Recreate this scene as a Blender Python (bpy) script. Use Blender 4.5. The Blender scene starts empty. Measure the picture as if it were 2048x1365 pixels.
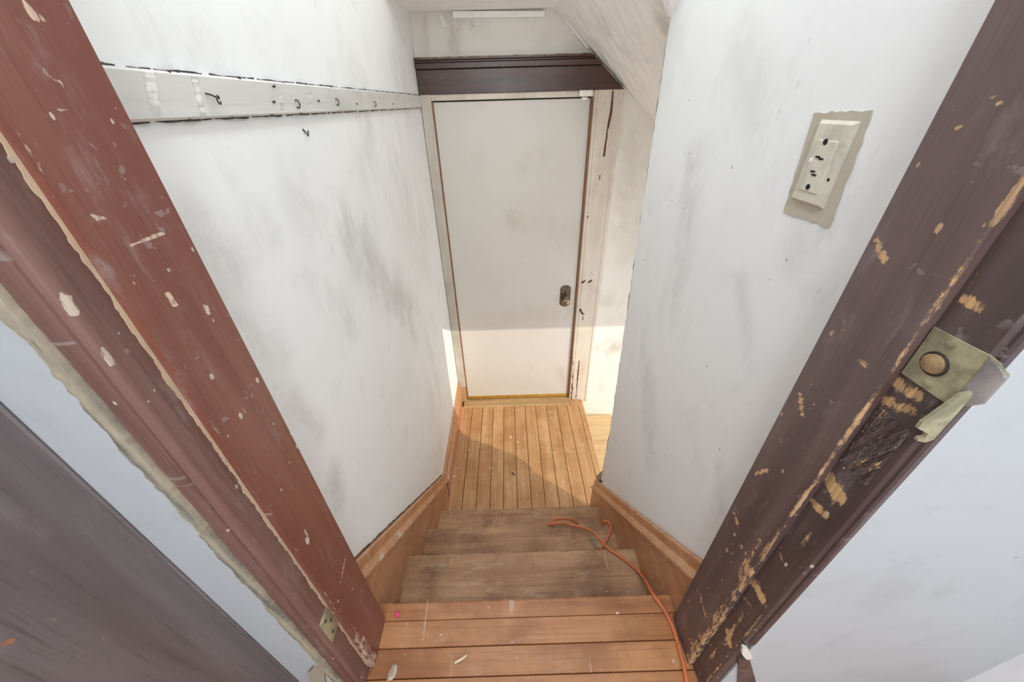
import bpy, bmesh, math, random
import numpy as np
from mathutils import Matrix, Vector

random.seed(7); rng = np.random.default_rng(7)
S = bpy.context.scene
COL = S.collection

# ---------------------------------------------------------------- camera
H = 1.24                                   # lens height above the upper floor
F_PX, YAW, PITCH, ROLL = 726.77, 0.003017, 0.579423, -0.028323
def cam_axes():
    cy, sy, cp, sp = math.cos(YAW), math.sin(YAW), math.cos(PITCH), math.sin(PITCH)
    fwd = np.array([sy*cp, cy*cp, -sp]); right = np.array([cy, -sy, 0.0]); up = np.cross(right, fwd)
    cr, sr = math.cos(ROLL), math.sin(ROLL)
    return cr*right + sr*up, -sr*right + cr*up, fwd
R_, U_, FW_ = cam_axes()
cam_d = bpy.data.cameras.new('camera'); cam = bpy.data.objects.new('camera', cam_d); COL.objects.link(cam)
cam_d.sensor_width = 36.0; cam_d.sensor_fit = 'HORIZONTAL'; cam_d.lens = F_PX/2048*36.0
cam_d.clip_start = 0.02; cam_d.clip_end = 100
M = Matrix(((R_[0], U_[0], -FW_[0], 0), (R_[1], U_[1], -FW_[1], 0), (R_[2], U_[2], -FW_[2], H), (0, 0, 0, 1)))
cam.matrix_world = M
S.camera = cam

# ---------------------------------------------------------------- world, sun, daylight, added fill lights
w = bpy.data.worlds.new('sky'); S.world = w; w.use_nodes = True
bg = w.node_tree.nodes['Background']; bg.inputs[0].default_value = (0.96, 0.97, 1.0, 1); bg.inputs[1].default_value = 1.4
SUN_TAN = 0.42
sun_dir = Vector((-0.786, 0.618, -SUN_TAN)).normalized()
sd = bpy.data.lights.new('sun', 'SUN'); sd.energy = 2.0; sd.angle = math.radians(0.6); sd.color = (1.0, 0.92, 0.80)
so = bpy.data.objects.new('sun', sd); COL.objects.link(so); so.location = (4, -3, 3)
so.rotation_euler = sun_dir.to_track_quat('-Z', 'Y').to_euler()
def window_light(name, loc, rot, sx, sy, power, color):
    d = bpy.data.lights.new(name, 'AREA'); d.shape = 'RECTANGLE'; d.size = sx; d.size_y = sy
    d.energy = power; d.color = color
    o = bpy.data.objects.new(name, d); COL.objects.link(o); o.location = loc; o.rotation_euler = rot
window_light('daylight_through_back_window', (0.1, -2.98, 1.55), (math.radians(90), 0, 0), 2.3, 1.5, 32, (0.84, 0.92, 1.0))
window_light('side_fill_light', (-2.56, -1.75, 1.55), (0, math.radians(-90), 0), 1.5, 1.9, 30, (0.84, 0.92, 1.0))  # added area light, brightens the right wall of the room
def fill_point(name, loc, power, color, r):
    d = bpy.data.lights.new(name, 'POINT'); d.energy = power; d.shadow_soft_size = r; d.color = color
    o = bpy.data.objects.new(name, d); COL.objects.link(o); o.location = loc
fill_point('stair_fill_light', (0.0, 1.0, 2.28), 9.5, (0.88, 0.94, 1.0), .13)  # added point light with no fixture, lifts the stairwell walls
fill_point('room_fill_light', (0.03, -0.55, 2.30), 33, (0.88, 0.94, 1.0), .16)  # added point light behind the camera, fills treads and lower walls
S.view_settings.view_transform = 'Standard'; S.view_settings.look = 'None'
S.view_settings.gamma = 1.0; S.view_settings.use_curve_mapping = False
S.view_settings.exposure = 0.46

# ---------------------------------------------------------------- helpers
def px(x, y, axis, val):
    """the point of the photograph's pixel on a real plane X=, Y= or Z= val (world metres)"""
    d = (x-1024)/F_PX*R_ - (y-682.5)/F_PX*U_ + FW_
    k = (val - (H if axis == 2 else 0)) / d[axis]
    p = d*k; p[2] += H
    return p

def link(name, me, mat=None, parent=None, kind=None, label=None, cat=None, group=None):
    o = bpy.data.objects.new(name, me); COL.objects.link(o)
    if mat is not None and me is not None:
        me.materials.clear(); me.materials.append(mat)
    if parent is not None: o.parent = parent
    if kind: o['kind'] = kind
    if label: o['label'] = label
    if cat: o['category'] = cat
    if group: o['group'] = group
    return o
def empty(name, loc=(0, 0, 0), **k):
    o = link(name, None, **k); o.location = loc; o.empty_display_size = 0.05
    return o

def seg_dist(P, A, B):
    AB = B-A; L = (AB@AB)
    t = np.clip(((P-A)@AB)/max(L, 1e-12), 0, 1)
    return np.linalg.norm(P-(A+t[:, None]*AB), axis=1)
def paint(me, attr, strokes, base=None):
    """low-frequency wear mask of real marks, plus one wall shadow and the skirting sheen; strokes = (list of world points, radius, strength)"""
    n = len(me.vertices); co = np.empty(n*3); me.vertices.foreach_get('co', co); co = co.reshape(-1, 3)
    m = np.zeros(n) if base is None else base(co)
    for pts, r, s in strokes:
        pts = [np.asarray(p, float) for p in pts]
        d = np.full(n, 1e9)
        if len(pts) == 1: d = np.linalg.norm(co-pts[0], axis=1)
        for a, b in zip(pts[:-1], pts[1:]): d = np.minimum(d, seg_dist(co, a, b))
        m = np.maximum(m, s*np.clip(1.35-d/r*0.85, 0, 1))
    at = me.attributes.get(attr) or me.attributes.new(attr, 'FLOAT', 'POINT')
    at.data.foreach_set('value', m.astype(np.float32))

def mesh_from(name, verts, faces, smooth=True, angle=40):
    me = bpy.data.meshes.new(name); me.from_pydata([tuple(v) for v in verts], [], faces)
    bm = bmesh.new(); bm.from_mesh(me); bmesh.ops.recalc_face_normals(bm, faces=bm.faces); bm.to_mesh(me); bm.free()
    if smooth:
        me.shade_smooth() if hasattr(me, 'shade_smooth') else None
        try: me.set_sharp_from_angle(angle=math.radians(angle))
        except Exception: pass
    me.update()
    return me

def slab_data(O, U, V, T, nu=1, nv=1, off=0):
    """box whose front face O+uU+vV is a grid; T is the thickness vector to the back"""
    O, U, V, T = (np.asarray(a, float) for a in (O, U, V, T))
    vs = [O + U*i/nu + V*j/nv for j in range(nv+1) for i in range(nu+1)]
    fs = [(j*(nu+1)+i, j*(nu+1)+i+1, (j+1)*(nu+1)+i+1, (j+1)*(nu+1)+i) for j in range(nv) for i in range(nu)]
    n = len(vs); vs += [O+T, O+U+T, O+U+V+T, O+V+T]
    b = [n, n+1, n+2, n+3]
    bot = [i for i in range(nu+1)]; top = [nv*(nu+1)+i for i in range(nu+1)]
    lef = [j*(nu+1) for j in range(nv+1)]; rig = [j*(nu+1)+nu for j in range(nv+1)]
    fs += [tuple(b), tuple(bot+[b[1], b[0]]), tuple(top+[b[2], b[3]]), tuple(lef+[b[3], b[0]]), tuple(rig+[b[2], b[1]])]
    return vs, [tuple(i+off for i in f) for f in fs]
def slab(name, O, U, V, T, nu=1, nv=1, warp=None):
    vs, fs = slab_data(O, U, V, T, nu, nv)
    vs = np.array(vs)
    if warp: vs = warp(vs)
    return mesh_from(name, vs, fs, smooth=False)
def slabs(name, specs):
    V, F = [], []
    for s in specs:
        v, f = slab_data(*s, off=len(V)); V += v; F += f
    return mesh_from(name, V, F, smooth=False)

def box(name, x0, x1, y0, y1, z0, z1, bev=0.0, seg=2):
    bm = bmesh.new(); bmesh.ops.create_cube(bm, size=1.0)
    for v in bm.verts: v.co = Vector(((x0+x1)/2+v.co.x*(x1-x0), (y0+y1)/2+v.co.y*(y1-y0), (z0+z1)/2+v.co.z*(z1-z0)))
    if bev > 0: bmesh.ops.bevel(bm, geom=list(bm.edges), offset=bev, segments=seg, profile=0.5, affect='EDGES')
    me = bpy.data.meshes.new(name); bm.to_mesh(me); bm.free()
    if bev > 0:
        me.shade_smooth()
        me.set_sharp_from_angle(angle=math.radians(35))
    return me

def wob(t, amp, seed):
    r = random.Random(seed); s = np.zeros_like(t)
    for k in range(1, 9):
        s += math.pow(0.72, k)*np.sin(t*(4.1*k**1.35)*r.uniform(.8, 1.25)*2.2 + r.uniform(0, 6.28))
    return s*amp
def densify(prof, d):
    out = []
    n = len(prof)
    for i in range(n):
        a = np.array(prof[i], float); b = np.array(prof[(i+1) % n], float)
        k = max(1, int(np.linalg.norm(b-a)/d))
        out += [a+(b-a)*j/k for j in range(k)]
    return out
def sweep(name, prof, U, V, A, B, nseg=1, dens=None, warp=None, angle=30):
    """closed 2D profile (u,v) along U,V, swept by translation from A to B"""
    pr = densify(prof, dens) if dens else [np.array(p, float) for p in prof]
    U, V, A, B = (np.asarray(a, float) for a in (U, V, A, B)); n = len(pr)
    vs = [A+(B-A)*k/nseg + p[0]*U + p[1]*V for k in range(nseg+1) for p in pr]
    fs = [(k*n+i, k*n+(i+1) % n, (k+1)*n+(i+1) % n, (k+1)*n+i) for k in range(nseg) for i in range(n)]
    fs += [tuple(range(n)), tuple(nseg*n+i for i in range(n))]
    vs = np.array(vs)
    if warp: vs = warp(vs)
    return mesh_from(name, vs, fs, angle=angle)

def catmull(pts, k=8):
    P = [np.asarray(p, float) for p in pts]; P = [2*P[0]-P[1]] + P + [2*P[-1]-P[-2]]
    out = []
    for i in range(1, len(P)-2):
        for j in range(k):
            t = j/k; a, b, c, d = P[i-1:i+3]
            out.append(.5*((2*b)+(-a+c)*t+(2*a-5*b+4*c-d)*t*t+(-a+3*b-3*c+d)*t**3))
    out.append(P[-2]); return out
def tube(name, pts, r, sides=10, radii=None):
    P = [Vector(p) for p in pts]; vs, fs = [], []
    up = Vector((0.13, 0.21, 0.97)).normalized()
    for i, p in enumerate(P):
        t = (P[min(i+1, len(P)-1)]-P[max(i-1, 0)]).normalized()
        a = up - t*up.dot(t)
        if a.length < 1e-4: a = t.orthogonal()
        a.normalize(); up = a; b = t.cross(a)
        rr = radii[i] if radii else r
        for s in range(sides):
            an = 2*math.pi*s/sides; vs.append(p + a*math.cos(an)*rr + b*math.sin(an)*rr)
    for i in range(len(P)-1):
        for s in range(sides):
            fs.append((i*sides+s, i*sides+(s+1) % sides, (i+1)*sides+(s+1) % sides, (i+1)*sides+s))
    fs += [tuple(range(sides)), tuple((len(P)-1)*sides+s for s in range(sides))]
    return mesh_from(name, vs, fs, angle=60)
def lathe(name, prof, O, axis, n=24):
    O = Vector(O); ax = Vector(axis).normalized(); a = ax.orthogonal().normalized(); b = ax.cross(a)
    vs, fs = [], []
    for h, r in prof:
        for s in range(n):
            an = 2*math.pi*s/n; vs.append(O + ax*h + (a*math.cos(an)+b*math.sin(an))*r)
    m = len(prof)
    for i in range(m-1):
        for s in range(n): fs.append((i*n+s, i*n+(s+1) % n, (i+1)*n+(s+1) % n, (i+1)*n+s))
    fs += [tuple(range(n)), tuple((m-1)*n+s for s in range(n))]
    return mesh_from(name, vs, fs, angle=35)
def prism(name, pts, T, smooth=False):
    """a flat outline (list of 3D points) given the thickness vector T"""
    P = [np.asarray(p, float) for p in pts]; n = len(P); T = np.asarray(T, float)
    fs = [tuple(range(n)), tuple(range(n, 2*n))] + [(i, (i+1) % n, n+(i+1) % n, n+i) for i in range(n)]
    return mesh_from(name, P+[p+T for p in P], fs, smooth=smooth)

# ---------------------------------------------------------------- materials
class N:
    def __init__(s, name):
        s.m = bpy.data.materials.new(name); s.m.use_nodes = True; s.t = s.m.node_tree; s.n = s.t.nodes
        s.b = s.n['Principled BSDF']; s.tc = s.n.new('ShaderNodeTexCoord'); s.vec = s.tc.outputs['Object']
        oi = s.n.new('ShaderNodeObjectInfo'); s.rand = oi.outputs['Random']
    def lk(s, a, b): s.t.links.new(a, b)
    def set(s, sock, v):
        if isinstance(v, bpy.types.NodeSocket): s.lk(v, sock)
        elif isinstance(v, (tuple, list)) and len(v) == 3 and sock.type == 'RGBA': sock.default_value = (*v, 1)
        else: sock.default_value = v
    def math(s, op, a, b=0.0, clamp=False):
        n = s.n.new('ShaderNodeMath'); n.operation = op; n.use_clamp = clamp
        s.set(n.inputs[0], a); s.set(n.inputs[1], b); return n.outputs[0]
    def scaled(s, sc, rand=True, rot=(0, 0, 0)):
        mp = s.n.new('ShaderNodeMapping'); s.lk(s.vec, mp.inputs['Vector'])
        mp.inputs['Scale'].default_value = sc; mp.inputs['Rotation'].default_value = rot
        if rand:
            c = s.n.new('ShaderNodeCombineXYZ'); v = s.math('MULTIPLY', s.rand, 37.0)
            for i in range(3): s.lk(v, c.inputs[i])
            s.lk(c.outputs[0], mp.inputs['Location'])
        return mp.outputs[0]
    def noise(s, sc=(1, 1, 1), scale=5, detail=4, rough=.55, rot=(0, 0, 0), dist=0.0, rand=True):
        n = s.n.new('ShaderNodeTexNoise'); s.lk(s.scaled(sc, rand, rot), n.inputs['Vector'])
        n.inputs['Scale'].default_value = scale; n.inputs['Detail'].default_value = detail
        n.inputs['Roughness'].default_value = rough; n.inputs['Distortion'].default_value = dist
        return n.outputs['Fac']
    def vor(s, sc=(1, 1, 1), scale=20, rot=(0, 0, 0)):
        n = s.n.new('ShaderNodeTexVoronoi'); s.lk(s.scaled(sc, True, rot), n.inputs['Vector']); n.inputs['Scale'].default_value = scale
        return n.outputs['Distance'], n.outputs['Color']
    def step(s, v, lo, hi):
        n = s.n.new('ShaderNodeMapRange'); n.interpolation_type = 'SMOOTHSTEP'
        s.set(n.inputs['Value'], v); n.inputs['From Min'].default_value = lo; n.inputs['From Max'].default_value = hi
        return n.outputs['Result']
    def mix(s, f, a, b, mode='MIX'):
        n = s.n.new('ShaderNodeMix'); n.data_type = 'RGBA'; n.blend_type = mode
        s.set(n.inputs['Factor'], f); s.set(n.inputs['A'], a) if False else None
        ins = [i for i in n.inputs if i.type == 'RGBA']; s.set(ins[0], a); s.set(ins[1], b)
        return [o for o in n.outputs if o.type == 'RGBA'][0]
    def attr(s, name='wear_shading'):
        n = s.n.new('ShaderNodeAttribute'); n.attribute_name = name; return n.outputs['Fac']
    def bump(s, h, strength=.2, dist=.002, chain=None):
        n = s.n.new('ShaderNodeBump'); s.lk(h, n.inputs['Height']); n.inputs['Strength'].default_value = strength
        n.inputs['Distance'].default_value = dist
        if chain is not None: s.lk(chain, n.inputs['Normal'])
        return n.outputs[0]
    def out(s, color, rough=.6, normal=None, metal=0.0, spec=.5):
        s.set(s.b.inputs['Base Color'], color); s.set(s.b.inputs['Roughness'], rough)
        s.b.inputs['Metallic'].default_value = metal; s.b.inputs['Specular IOR Level'].default_value = spec
        if normal is not None: s.lk(normal, s.b.inputs['Normal'])
        return s.m

def sr(*c):      # sRGB 0-255 -> linear
    return tuple((v/255/12.92 if v/255 <= .04045 else ((v/255+.055)/1.055)**2.4) for v in c)

def plaster(name, base, grime=(120, 112, 100), stain=.5, rough=.55, bumpy=.35, mott=.35):
    k = N(name); b = sr(*base)
    big = k.noise(scale=1.7, detail=5, rough=.6); mid = k.noise(scale=9, detail=5, rough=.65)
    col = k.mix(k.math('MULTIPLY', k.step(big, .45, .75), mott), b, tuple(c*.86 for c in b))
    col = k.mix(k.math('MULTIPLY', k.step(mid, .5, .78), mott), col, sr(*[int(v*.80) for v in base]))
    w_ = k.attr()
    sm = k.noise(sc=(1, 1, .55), scale=7, detail=6, rough=.7, rot=(.5, 0, 0))
    col = k.mix(k.math('MULTIPLY', k.math('MULTIPLY', w_, k.step(sm, .34, .66)), stain), col, sr(*grime))
    # fine scuffs and dark specks
    sc1 = k.noise(sc=(1, 6, 1), scale=22, detail=3, rough=.7, rot=(.7, 0, 0))
    col = k.mix(k.math('MULTIPLY', k.math('MULTIPLY', k.step(sc1, .66, .72), k.step(mid, .5, .62)), .4), col, sr(140, 137, 132))
    d, c = k.vor(scale=16)
    sep = k.n.new('ShaderNodeSeparateColor'); k.lk(c, sep.inputs[0])
    rare = k.math('GREATER_THAN', sep.outputs[0], .93)
    spk = k.math('MULTIPLY', k.math('SUBTRACT', 1.0, k.step(d, .025, .06)), rare)
    col = k.mix(k.math('MULTIPLY', spk, .65), col, sr(105, 95, 82))
    nb = k.bump(k.noise(scale=3.2, detail=3, rough=.5), .35*bumpy, .03)
    nb = k.bump(k.noise(scale=45, detail=5, rough=.6), .3*bumpy, .003, nb)
    return k.out(col, rough, nb)

def wood(name, c1, c2, axis, chip=(200, 160, 115), dark=None, rough=.4, spec=.5, fleck=0.0, fleck_col=(215, 205, 192),
         gs=1.0, wear_amp=.55, scuff=.0, scuff_col=(165, 155, 150), bump=.25, fsize=.15, scratch=0.0, dirt=0.0, dirt_col=(75, 66, 55)):
    k = N(name)
    st = [9.0*gs]*3; st[axis] = .55*gs
    fine = [70*gs]*3; fine[axis] = 2.0*gs
    g = k.noise(sc=tuple(st), scale=2.2, detail=6, rough=.62, dist=.6); f = k.noise(sc=tuple(fine), scale=2.0, detail=4, rough=.7)
    col = k.mix(k.step(g, .3, .7), sr(*c1), sr(*c2))
    dk = sr(*(dark or [int(v*.55) for v in c1]))
    col = k.mix(k.math('MULTIPLY', k.step(f, .52, .75), .5), col, dk)
    cl = k.noise(scale=4.5, detail=5, rough=.65)
    if dirt: col = k.mix(k.math('MULTIPLY', k.step(cl, .42, .68), dirt), col, sr(*dirt_col))
    if scuff:
        sn = k.noise(sc=tuple(2.5 if i != axis else .8 for i in range(3)), scale=9, detail=7, rough=.75, rot=(.3, .2, .4))
        col = k.mix(k.math('MULTIPLY', k.step(sn, .54, .70), scuff), col, sr(*scuff_col))
    wn = k.noise(sc=tuple(3.5 if i != axis else 1.0 for i in range(3)), scale=34, detail=8, rough=.8)
    wn2 = k.noise(scale=16, detail=4)
    m = k.math('ADD', k.attr(), k.math('MULTIPLY', k.math('SUBTRACT', k.math('ADD', k.math('MULTIPLY', wn, .65), k.math('MULTIPLY', wn2, .35)), .5), wear_amp*4))
    m = k.step(m, .60, .70)
    chipc = k.mix(k.step(f, .4, .7), sr(*chip), sr(*[int(v*.72) for v in chip]))
    col = k.mix(m, col, chipc)
    if fleck:
        for vs_, fz, am in ((26, fsize, 1.0), (75, fsize*1.1, .8)):
            d, c = k.vor(sc=tuple(1.0 if i != axis else .6 for i in range(3)), scale=vs_, rot=(.2, .3, .1))
            sep = k.n.new('ShaderNodeSeparateColor'); k.lk(c, sep.inputs[0])
            dd = k.math('ADD', d, k.math('MULTIPLY', k.math('SUBTRACT', wn, .5), .35))
            size = k.math('MULTIPLY', k.math('POWER', sep.outputs[1], 1.6), fz)
            fl = k.math('MULTIPLY', k.math('LESS_THAN', dd, size), k.math('GREATER_THAN', sep.outputs[0], 1.0-fleck))
            col = k.mix(k.math('MULTIPLY', fl, am*.85), col, sr(*fleck_col))
    if scratch:
        for rt_ in ((.5, .35, .6), (-.6, .5, -.4), (.15, -.7, 1.1)):
            q = [60.0, 60.0, 60.0]; q[(axis+1) % 3] = 2.2
            ln = k.noise(sc=tuple(q), scale=1.0, detail=2, rough=.5, rot=rt_)
            ms = k.math('MULTIPLY', k.step(ln, .685, .72), k.step(wn2, .45, .62))
            col = k.mix(k.math('MULTIPLY', ms, scratch), col, sr(*scuff_col))
    nb = k.bump(f, bump, .0012); nb = k.bump(m, .5, -.0012, nb); nb = k.bump(k.noise(scale=6, detail=2), .25, .006, nb)
    rg = k.mix(m, (rough, rough, rough), (.75, .75, .75))
    r2 = k.math('ADD', rg, k.math('MULTIPLY', k.math('SUBTRACT', cl, .5), .3))
    return k.out(col, r2, nb, spec=spec)

def plain(name, c, rough=.5, metal=0.0, var=.18, spec=.5, scale=30):
    k = N(name); n = k.noise(scale=scale, detail=5, rough=.65)
    b = sr(*c); col = k.mix(k.step(n, .35, .7), b, tuple(v*(1-var*1.6) for v in b))
    return k.out(col, k.math('ADD', rough, k.math('MULTIPLY', k.math('SUBTRACT', n, .5), .25)), k.bump(n, .15, .001), metal, spec)

MT = dict(
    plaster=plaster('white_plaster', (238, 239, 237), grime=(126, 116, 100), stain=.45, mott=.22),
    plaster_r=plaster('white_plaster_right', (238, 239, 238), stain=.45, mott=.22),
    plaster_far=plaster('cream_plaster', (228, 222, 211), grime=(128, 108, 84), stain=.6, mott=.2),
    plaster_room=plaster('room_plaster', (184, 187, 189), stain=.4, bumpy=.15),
    plaster_side=plaster('side_wall_lit', (242, 243, 244), stain=.2, bumpy=.1),  # paler copy of the room plaster, stands in for stronger light here
    ceil=plaster('ceiling_plaster', (248, 245, 239), grime=(140, 118, 92), stain=.55),
    raw=plaster('bare_plaster_edge', (176, 166, 146), grime=(110, 104, 96), stain=.9, rough=.9, bumpy=1.2),
    door=plaster('painted_door', (199, 192, 181), grime=(160, 140, 108), stain=.45, rough=.42, bumpy=.08, mott=.12),
    trimpaint=wood('chipped_painted_trim', (214, 202, 186), (203, 190, 172), 2, chip=(94, 56, 34), rough=.45, wear_amp=.32, dirt=.25, dirt_col=(150, 132, 110), bump=.08, dark=(190, 176, 158)),
    rail=wood('painted_rail', (200, 199, 194), (214, 212, 207), 1, chip=(236, 232, 222), rough=.45, wear_amp=.22, dirt=.3, dirt_col=(165, 158, 142), bump=.1, dark=(188, 184, 174)),
    jamb_l=wood('mahogany_jamb', (116, 66, 56), (132, 84, 68), 2, chip=(212, 184, 160), rough=.36, fleck=.32, fsize=.22, scratch=.75, scuff=.5, scuff_col=(150, 126, 122), wear_amp=.4, dark=(78, 44, 40)),
    jamb_r=wood('dark_jamb', (88, 70, 68), (108, 88, 84), 2, chip=(218, 176, 130), rough=.36, fleck=.22, fsize=.26, scratch=.8, fleck_col=(205, 165, 128), scuff=.5, scuff_col=(132, 120, 120), wear_amp=.46, dark=(58, 44, 44)),
    rabbet_l=wood('worn_rabbet', (104, 72, 64), (128, 96, 86), 2, chip=(206, 188, 168), rough=.42, fleck=.25, fsize=.22, scratch=.6, scuff=.45, scuff_col=(150, 136, 130), wear_amp=.34),
    rabbet_r=wood('worn_dark_rabbet', (72, 58, 58), (98, 80, 76), 2, chip=(222, 180, 128), dark=(46, 36, 36), rough=.40, fleck=.12, fsize=.2, scratch=.75, scuff=.6, scuff_col=(136, 126, 122), wear_amp=.5),
    panel=wood('dark_door_wood', (104, 93, 92), (122, 112, 112), 2, chip=(188, 126, 88), rough=.30, fleck=.12, fsize=.14, fleck_col=(140, 124, 112), scuff=.2, wear_amp=.2),
    lintel=wood('dark_lintel', (62, 37, 26), (80, 50, 36), 0, chip=(205, 190, 165), rough=.34, fleck=.15, fsize=.12, wear_amp=.28, dark=(36, 22, 20)),
    floor=wood('varnished_floor_board', (156, 100, 60), (188, 132, 86), 0, chip=(206, 176, 148), rough=.40, fleck=.25, fsize=.12, scratch=.75, scuff=.30, scuff_col=(178, 152, 132), wear_amp=.28, dirt=.6, dirt_col=(124, 74, 42)),
    landing=wood('worn_landing_board', (182, 132, 86), (206, 164, 116), 1, chip=(220, 192, 150), rough=.55, fleck=.25, fsize=.2, scratch=.5, scuff=.6, scuff_col=(196, 166, 126), wear_amp=.36, dirt=.6, dirt_col=(158, 108, 62)),
    tread=wood('dusty_stair_tread', (158, 118, 86), (188, 148, 112), 0, chip=(206, 186, 156), rough=.6, fleck=.2, fsize=.13, scratch=.4, scuff=.5, scuff_col=(196, 176, 150), wear_amp=.42, dirt=.75, dirt_col=(108, 76, 52)),
    riser=wood('stair_riser', (120, 74, 44), (140, 92, 56), 0, rough=.5, wear_amp=.1),
    skirt=wood('orange_brown_skirting', (172, 118, 80), (194, 144, 106), 1, chip=(222, 202, 178), rough=.30, fleck=.15, fsize=.14, scratch=.5, scuff=.45, scuff_col=(196, 176, 156), wear_amp=.26, dark=(120, 76, 48)),
    thresh=wood('threshold_wood', (170, 136, 92), (192, 160, 114), 0, rough=.6, wear_amp=.2, dirt=.3, dirt_col=(120, 92, 62)),
    ply=wood('dusty_lower_tread', (214, 182, 134), (226, 198, 154), 0, chip=(190, 150, 100), rough=.7, wear_amp=.3, fleck=.04),
    brass=plain('brass_strip', (196, 150, 62), .38, .35, .2),
    bronze=plain('aged_bronze', (112, 96, 76), .42, .75, .35, scale=60),
    knob=plain('worn_bronze_knob', (158, 138, 116), .3, .7, .25, scale=40),
    strike=plain('painted_strike_metal', (176, 168, 134), .45, .15, .3, scale=40),
    steel=plain('worn_steel', (168, 164, 160), .28, .45, .25, scale=25),
    black=plain('dark_gap', (22, 18, 16), .8, 0, .2),
    iron=plain('dark_iron', (78, 74, 70), .5, .4, .3, scale=80),
    cord=plain('orange_cord_rubber', (206, 112, 70), .42, 0, .12, scale=14),
    tag=plain('beige_paper', (188, 172, 142), .8, 0, .15),
    pink=plain('pink_putty', (236, 62, 128), .5, 0, .12),
    shaving=plain('pale_wood', (220, 200, 165), .7, 0, .15),
    plugwood=plain('brown_wood_plug', (176, 146, 106), .6, 0, .35, scale=120),
    strip=wood('grey_beige_strip', (176, 167, 152), (192, 183, 168), 2, chip=(110, 86, 60), rough=.5, wear_amp=.3, dirt=.35, dirt_col=(130, 118, 100), bump=.1, dark=(150, 140, 124)),
    paper=plain('dirty_paper', (196, 176, 158), .85, 0, .25),
    plastic=plain('white_plastic', (236, 232, 222), .35, 0, .05),
    plate=plain('painted_cover_plate', (216, 210, 192), .42, 0, .16, scale=22),
    ghost=plaster('bare_patch', (188, 178, 160), grime=(150, 128, 100), stain=.5, bumpy=.5),
    drip=plain('dried_paint', (205, 180, 150), .5, 0, .1),
    caulk=plaster('crumbling_caulk', (168, 156, 134), grime=(98, 94, 90), stain=1.0, rough=.9, bumpy=1.5),
)

# ================================================================= the setting
XL, XR = -0.437, 0.470          # stairwell wall faces
YD = 2.29                       # face of the far door
ZL = H-2.09                     # landing floor
ZS = H-2.30                     # first step of the lower flight
RISE = 0.2125
CEIL = H+0.37

# --- upper floor
fl = link('floor', box('floor_base', -2.6, 1.08, -3.0, 0.445, -0.25, -0.024), MT['riser'], kind='structure', label='worn varnished board floor at the head of the stairs', cat='floor')
pm = sweep('plank', [(0, -.022), (.0612, -.022), (.0612, -.0018), (.0602, 0), (.001, 0), (0, -.0018)], (0, 1, 0), (0, 0, 1), (-1.0, 0, 0), (1.08, 0, 0), 60, .02)
nos = sweep('nosing_plank', [(0, -.026), (.038, -.026), (.046, -.021), (.049, -.013), (.047, -.004), (.042, 0), (.001, 0), (0, -.0018)], (0, 1, 0), (0, 0, 1), (XL+.004, 0.440, 0), (XR-.004, 0.440, 0), 90, .008,
            warp=lambda v: v + np.stack([0*v[:, 0], np.where(v[:, 1] > .48, wob(v[:, 0]*9, .0013, 5), 0), 0*v[:, 0]], 1))
paint(nos, 'wear_shading', [([(-.38, .487, 0), (.44, .487, 0)], .006, .62), ([(-.3, .44, 0), (.2, .441, 0)], .004, .5)])
link('plank', nos, MT['floor'], fl)
for i in range(20):
    o = link('plank', pm, MT['floor'], fl); o.location = (0.003*math.sin(i*3.1), 0.440-.0632*(i+1)+.001, -0.0008*(i % 3))
paint(pm, 'wear_shading', [([(-.3, .06, 0), (.3, .06, 0)], .004, .5)])

# --- staircase
st = empty('staircase', (0, .49, 0), label='dusty brown wooden stairs leading down to the landing', cat='staircase')
st.location = (0, 0, 0)
NY = [0.489, 0.732, 0.957, 1.181]
tread_marks = {1: [([px(845, 1150, 2, -RISE), px(1250, 1150, 2, -RISE)], .05, .45), ([px(960, 1175, 2, -RISE), px(1120, 1165, 2, -RISE)], .04, .52)],
               2: [([px(900, 1085, 2, -2*RISE), px(1200, 1080, 2, -2*RISE)], .04, .42)], 3: [([px(900, 1035, 2, -3*RISE), px(1150, 1030, 2, -3*RISE)], .03, .36)]}
for k in (1, 2, 3):
    z = -k*RISE; y1 = NY[k]; y0 = NY[k-1]-.026
    pr = [(y0-.02, z-.028), (y1-.012, z-.028), (y1-.004, z-.023), (y1, z-.013), (y1-.003, z-.004), (y1-.009, z), (y0-.02, z)]
    me = sweep('tread', pr, (0, 1, 0), (0, 0, 1), (XL+.012, 0, 0), (XR-.012, 0, 0), 120, .012,
               warp=lambda v, y1=y1, k=k: v + np.stack([0*v[:, 0], np.where(v[:, 1] > y1-.02, wob(v[:, 0]*8, .0016, k), 0), np.where(v[:, 1] > y1-.03, wob(v[:, 0]*5, .0012, k+9)-.0008, 0)], 1))
    paint(me, 'wear_shading', tread_marks[k] + [([(XL+.03, y1-.003, z), (XR-.03, y1-.003, z)], .007, .58)])
    link('tread', me, MT['tread'], st)
for k in range(4):
    z1 = -k*RISE-.026; z0 = -(k+1)*RISE; y = NY[k]-.026
    link('riser', slab('riser', (XL+.012, y, z0-(.0 if k < 3 else .03)), (XR-XL-.024, 0, 0), (0, 0, z1-z0+(.0 if k < 3 else .03)+.002), (0, -.018, 0), 20, 6), MT['riser'], st)

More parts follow.
